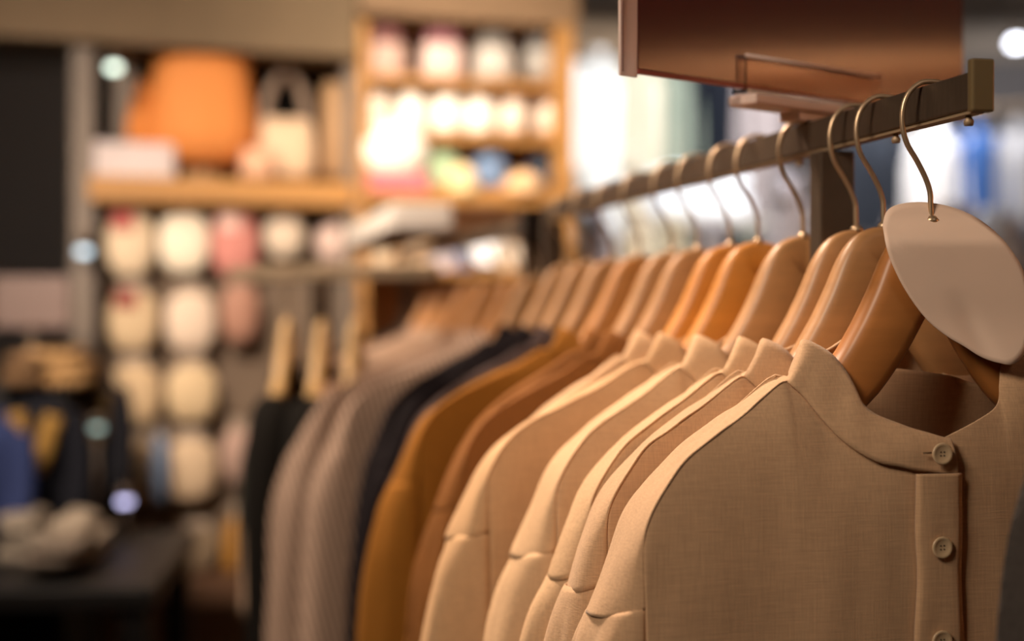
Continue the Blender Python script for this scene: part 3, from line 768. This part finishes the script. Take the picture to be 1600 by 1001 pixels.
# ------------------------------------------------------------------ dark display table at lower left
pt = at(60, 900, 3.0)
tb = thing('display_table', 'dark display table at lower left heaped with clothes', 'table', (pt.x, pt.y, 0), .1)
zt_ = at(0, 870, 3.0).z
MD = mat('table_dark', '#120e0c', .5, kind='plank')
MB().box((0, 0, zt_-.02), (.58, .7, .04)).build('tabletop', MD, tb, smooth=False, bevel=.004)
for a in (-.25, .25):
    for b_ in (-.3, .3): MB().box((a, b_, (zt_-.04)/2), (.05, .05, zt_-.04)).build('leg', MD, tb, smooth=False)
MB().box((0, 0, .25), (.52, .6, .03)).build('lower_shelf', MD, tb, smooth=False)
def heap(x, y0, y1, w, col, label, Y=3.0, n=3, group='clothes heaped on the display table', cat='clothes', rz=0):
    b = at(x, y1, Y); s = Y/F; Hh = (y1-y0)*s/n
    root = thing('folded_garment', label, cat, tuple(b), rz+.1, group)
    for k in range(n):
        m = mat('fold_'+col, '#'+col, .9, kind='cloth'); W_ = w*s/2*(1-.12*k+R.uniform(-.05, .05))
        MB().loft([[Vector((W_*a*math.copysign(abs(math.cos(q))**.55, math.cos(q))+.01*math.sin(k*2), .11*a*math.copysign(abs(math.sin(q))**.6, math.sin(q)), Hh*(k+f)*(1+.08*math.sin(q*3+k)*(f if k == n-1 else 0)))) for q in [2*PI*j/26 for j in range(26)]] for f, a in [(0, .9), (.18, 1), (.8, 1), (1, .86)]]).build('fold', m, root)
    return root
heap(45, 800, 869, 80, '8c7f70', 'grey-beige folded clothes at the left of the dark table', 3.0, 3)
heap(125, 806, 869, 84, '9a8a78', 'paler folded clothes heaped at the right of the dark table', 2.95, 3)
heap(90, 838, 872, 92, '77695c', 'low grey folded clothes in front on the dark table', 2.82, 2)
# dark mannequin torsos and hung pieces above the table
def torso(x, y0, y1, w, col, label, Y, acc=None):
    b = at(x, y1, Y); s = Y/F; H_ = (y1-y0)*s; W_ = w*s/2
    t = thing('mannequin_torso', label, 'mannequin', tuple(b), .15)
    m = mat('torso_'+col, '#'+col, .9, kind='cloth')
    MB().lathe([(0, 0), (W_*.9, 0), (W_*.86, H_*.2), (W_*.72, H_*.42), (W_*.92, H_*.68), (W_, H_*.80), (W_*.7, H_*.88), (W_*.25, H_*.92), (W_*.22, H_), (0, H_)], 26, sy=.6, f=lambda a, z: 1+.04*math.sin(a*9+z*8)).build('torso_body', m, t)
    for sg_ in (-1, 1): MB().tube(crom([(sg_*W_*.85, 0, H_*.80), (sg_*W_*1.1, -.01, H_*.62), (sg_*W_*1.15, -.03, H_*.36), (sg_*W_*1.0, -.06, H_*.14)], 4), .03, 10).build('arm', m, t)
    if acc:
        MB().tube(crom([(-W_*.5, -W_*.5, H_*.82), (-W_*.3, -W_*.72, H_*.60), (W_*.1, -W_*.78, H_*.48), (W_*.5, -W_*.5, H_*.80)], 4), .022, 10).build('scarf', mat('scarf_'+acc, '#'+acc, .8, kind='cloth'), t)
    return t
torso(60, 600, 838, 110, '14141a', 'black-clad torso with a golden scarf behind the dark table', 3.25, '8d6a34')
torso(150, 560, 800, 70, '1b1a1e', 'second black-clad torso, beside the left shelf bay', 3.45, '4c3a22')
torso(2, 640, 838, 60, '2b3458', 'deep blue clad torso at the left edge', 3.1)
heap(95, 545, 600, 110, 'a07c52', 'golden brown heap lying on the black display block', 3.35, 3, 'goods on the black block', 'clothes')
heap(45, 552, 600, 70, '6b5138', 'dull brown heap beside the golden brown one', 3.3, 2, 'goods on the black block', 'clothes')
o = MB().box((0, 0, 0), (.24, .3, at(70, 600, 3.3).z)).build('display_block', MD, smooth=False, bevel=.006)
q = at(55, 600, 3.42); o.location = (q.x, q.y, q.z/2); tag(o, 'tall black display block behind the torsos at far left', 'display block')
q = at(50, 514, 3.3)
t = thing('card_sign', 'dull pink blank sign card at the far left', 'sign', (q.x, q.y, at(50, 600, 3.3).z), .1)
zz_ = (514-432)*3.3/F; z0_ = at(50, 514, 3.3).z-t.location.z
MB().box((0, 0, z0_+zz_/2), (.175, .02, zz_)).build('card', mat('pink_card', '#6e5a52', .7), t, smooth=False, bevel=.008)
MB().tube([(0, 0, 0), (0, 0, z0_+.01)], .008, 8).build('stem', M_bronze, t)
MB().lathe([(0, 0), (.05, 0), (.05, .006), (0, .008)], 18).build('base', M_bronze, t)

# ------------------------------------------------------------------ the shop beyond (right half)
def far_rack(x0, x1, yr, Y, items, label, grp):
    a, b = at(x0, yr, Y), at(x1, yr, Y)
    t = thing('clothing_rack', label, 'clothes rack', ((a.x+b.x)/2, Y, 0), 0)
    Wd = b.x-a.x
    MB().tube([(-Wd/2, 0, a.z), (Wd/2, 0, a.z)], .012, 10).build('rail', M_nickel, t)
    for s_ in (-Wd/2, Wd/2):
        MB().tube([(s_, 0, .02), (s_, 0, a.z)], .014, 10).build('post', M_bronze, t)
        MB().box((s_, 0, .015), (.05, .5, .03)).build('foot', M_bronze, t, smooth=False)
    for i, (x, w_, h, col, lb, cat) in enumerate(items):
        p = at(x, yr, Y)
        g = simple_garment('hanging_garment', lb, cat, (p.x, Y, a.z-.06), R.uniform(.0, .12), w_*Y/F, h, mat('far_'+col, '#'+col, .85, kind='cloth'), grp, depth=.16, seed=i)
        MB().tube([(0, 0, h-.02), (0, 0, h+.05), (.015, 0, h+.072), (0, 0, h+.076)], .004, 8).build('hanger_hook', M_nickel, g)
far_rack(885, 1200, 62, 6.2, [(936, 92, 1.15, 'f6f4ee', 'long bright white dress on the far high rack', 'dress'), (1012, 72, 1.1, 'd9cdb4', 'cream dress beside the white one on the far high rack', 'dress'), (1062, 46, 1.1, '8c9484', 'sage dress in the middle of the far high rack', 'dress'), (1122, 86, 1.05, '14171f', 'near-black dress at the right of the far high rack', 'dress'), (1180, 50, 1.0, 'a99b98', 'mauve grey dress at the end of the far high rack', 'dress')], 'high chrome clothes rack far behind the rail', 'dresses on the far high rack')
far_rack(1340, 1720, 168, 5.4, [(1376, 84, .8, '2c2f36', 'dark slate top at the left of the far right rack', 'top'), (1464, 88, .62, 'f0e9e4', 'white top on the far right rack', 'top'), (1526, 74, .62, '3f5f96', 'blue denim shirt on the far right rack', 'shirt'), (1590, 70, .75, 'aaa6a6', 'light grey top on the far right rack', 'top'), (1660, 70, .75, '8d7f74', 'taupe top on the far right rack', 'top')], 'chrome clothes rack at far right behind the rail end', 'tops on the far right rack')
def far_table(x0, x1, yt, Y, label):
    a, b = at(x0, yt, Y), at(x1, yt, Y)
    t = thing('display_table', label, 'table', ((a.x+b.x)/2, Y, 0), 0)
    Wd = b.x-a.x; m = mat('table_white', '#b9b0a8', .5, kind='paint')
    MB().box((0, 0, a.z-.02), (Wd, .7, .04)).build('tabletop', m, t, smooth=False, bevel=.004)
    for s_ in (-Wd/2+.05, Wd/2-.05):
        for r_ in (-.3, .3): MB().box((s_, r_, (a.z-.04)/2), (.05, .05, a.z-.04)).build('leg', m, t, smooth=False)
    return t
far_table(880, 1290, 470, 4.9, 'pale display table seen below the rail between the hooks')
for i, (x, w_, y0, y1, col, lb, Y) in enumerate([(930, 90, 330, 470, 'd8d4dc', 'tall stack of white-lilac folded tops at the left of the pale table', 4.8), (990, 66, 318, 470, 'e8dfca', 'stack of cream folded tops, second on the pale table', 4.85), (1050, 60, 345, 470, 'c5bda8', 'stack of stone folded tops, third on the pale table', 4.8), (1110, 62, 350, 470, 'a6a3ab', 'stack of grey-lilac folded tops in the middle of the pale table', 4.8), (1170, 58, 360, 470, '8f948c', 'stack of grey-green folded tops on the pale table', 4.8), (1232, 66, 285, 470, 'c9bfc4', 'tall stack of pale mauve folded tops at the right of the pale table', 4.85)]):
    heap(x, y0, y1, w_, col, lb, Y, 6, 'folded stacks on the pale table')
for i, (x, w_, y0, y1, col, lb, Y) in enumerate([(1080, 190, 268, 342, 'eef2f8', 'wide bright white quilt bundle on the far shelf', 5.6)]):
    heap(x, y0, y1, w_, col, lb, Y, 2, 'quilts on the far shelf', 'bedding')
a_, b_ = at(980, 343, 5.6), at(1260, 343, 5.6)
t = thing('far_shelf', 'narrow pale console table far behind the hooks', 'table', ((a_.x+b_.x)/2, 5.62, 0), 0)
MB().box((0, 0, a_.z-.015), (b_.x-a_.x, .36, .03)).build('tabletop', mat('table_white', '#b9b0a8'), t, smooth=False)
for s_ in (-.32, .32): MB().box((s_, 0, (a_.z-.03)/2), (.04, .3, a_.z-.03)).build('leg', mat('table_white', '#b9b0a8'), t, smooth=False)
far_table(1310, 1760, 440, 4.6, 'pale display table at far right behind the front hanger')
for i, (x, w_, y0, y1, col, lb, Y) in enumerate([(1350, 60, 370, 440, '6a625e', 'low dark grey folded stack at the left of the right-hand table', 4.5), (1420, 70, 340, 440, 'b3a39c', 'rose grey folded stack on the right-hand table', 4.5), (1490, 66, 325, 440, '9a877a', 'taupe folded stack on the right-hand table', 4.5), (1560, 62, 330, 440, 'b5b2b4', 'light grey folded stack on the right-hand table', 4.5), (1620, 50, 350, 440, '5d5f68', 'slate folded stack at the right edge of the right-hand table', 4.5)]):
    heap(x, y0, y1, w_, col, lb, Y, 4, 'folded stacks on the right-hand table')
for i, (x0, x1, col, nm) in enumerate([(900, 1180, '#e9e6e0', 'bright'), (1180, 1420, '#6e645f', 'dull'), (1420, 1900, '#8c8482', 'grey')]):
    a_ = at(x0, 95, 8.3); b_ = at(x1, 95, 8.3)
    o = MB().box((0, 0, 0), (b_.x-a_.x, .06, a_.z)).build('wall_panel', mat('far_panel_%d' % i, col, .8, kind='paint'), smooth=False)
    o.location = ((a_.x+b_.x)/2, 8.3, a_.z/2); tag(o, nm+' freestanding panel closing the far end of the shop', 'panel')

# ------------------------------------------------------------------ lamps and glints seen as soft discs; the glints are built as added bulbs
def spot(x, y, Y, r, col, s_, label, ceil=True):
    p = at(x, y, Y)
    t = thing('light_spot', label, 'lamp', tuple(p), 0)
    MB().lathe([(0, -r*.25), (r*.8, -r*.1), (r, r*.2), (r*.8, r*.7), (0, r)], 18).build('bulb', emis('glow_%d' % x, col, s_), t)
    MB().lathe([(0, r*.75), (r*.95, r*.75), (r*.95, r*2.2), (0, r*2.4)], 18).build('socket', M_bronze, t)
    if ceil == 'stem': MB().tube([(0, 0, -r*.2), (0, 0, zt_-p.z)], .004, 8).build('stem', M_bronze, t)
    elif ceil: MB().tube([(0, 0, r*2.2), (0, 0, 3.0-p.z)], .006, 8).build('cord', M_bronze, t)
    else: MB().tube([(0, 0, r*2.2), (0, .18, r*2.6)], .006, 8).build('bracket', M_bronze, t)
    return t
spot(178, 109, 3.5, .017, '#dcebd8', 5, 'bulb glowing greenish white before the dark upper bay', ceil=False)
spot(1588, 71, 6.0, .030, '#eef2ff', 12, 'hanging white bulb at the upper right')
spot(131, 396, 3.55, .018, '#b8c8d0', 4, 'small bluish glint left of the packs, built as an added bulb', ceil=False)  # this and the two below are glints given glowing bulbs
spot(152, 671, 3.15, .014, '#8fa8a0', 2.2, 'small dim greenish glint left of the third row of packs, built as an added bulb', ceil='stem')
spot(195, 786, 3.2, .016, '#b8b4dc', 4, 'small violet-white glint built as an added bulb on a slim stem on the dark table', ceil='stem')

# ------------------------------------------------------------------ unseen shelf units, added for the warm reflection in the glossy sign
t = thing('shelf_unit', 'wide warm wooden shelf unit added unseen behind the viewer for the sign reflection', 'shelving', (-.6, -2.6, 0), 0)
mw_ = mat('rear_wood', '#c08a5c', .6, kind='plank')
MB().box((0, 0, .9), (6.4, .06, 1.8)).build('back_panel', mw_, t, smooth=False)
for z in (.3, .8, 1.3, 1.78): MB().box((0, .16, z), (6.4, .3, .04)).build('shelf', mw_, t, smooth=False)

t = thing('shelf_unit', 'tall warm wooden shelf unit added out of view on the right for the sign reflection', 'shelving', (3.4, 1.2, 0), 0)
MB().box((0, 0, .98), (.06, 3.6, 1.96)).build('back_panel', mw_, t, smooth=False)
for z in (.3, .8, 1.3, 1.94): MB().box((-.14, 0, z), (.26, 3.6, .04)).build('shelf', mw_, t, smooth=False)
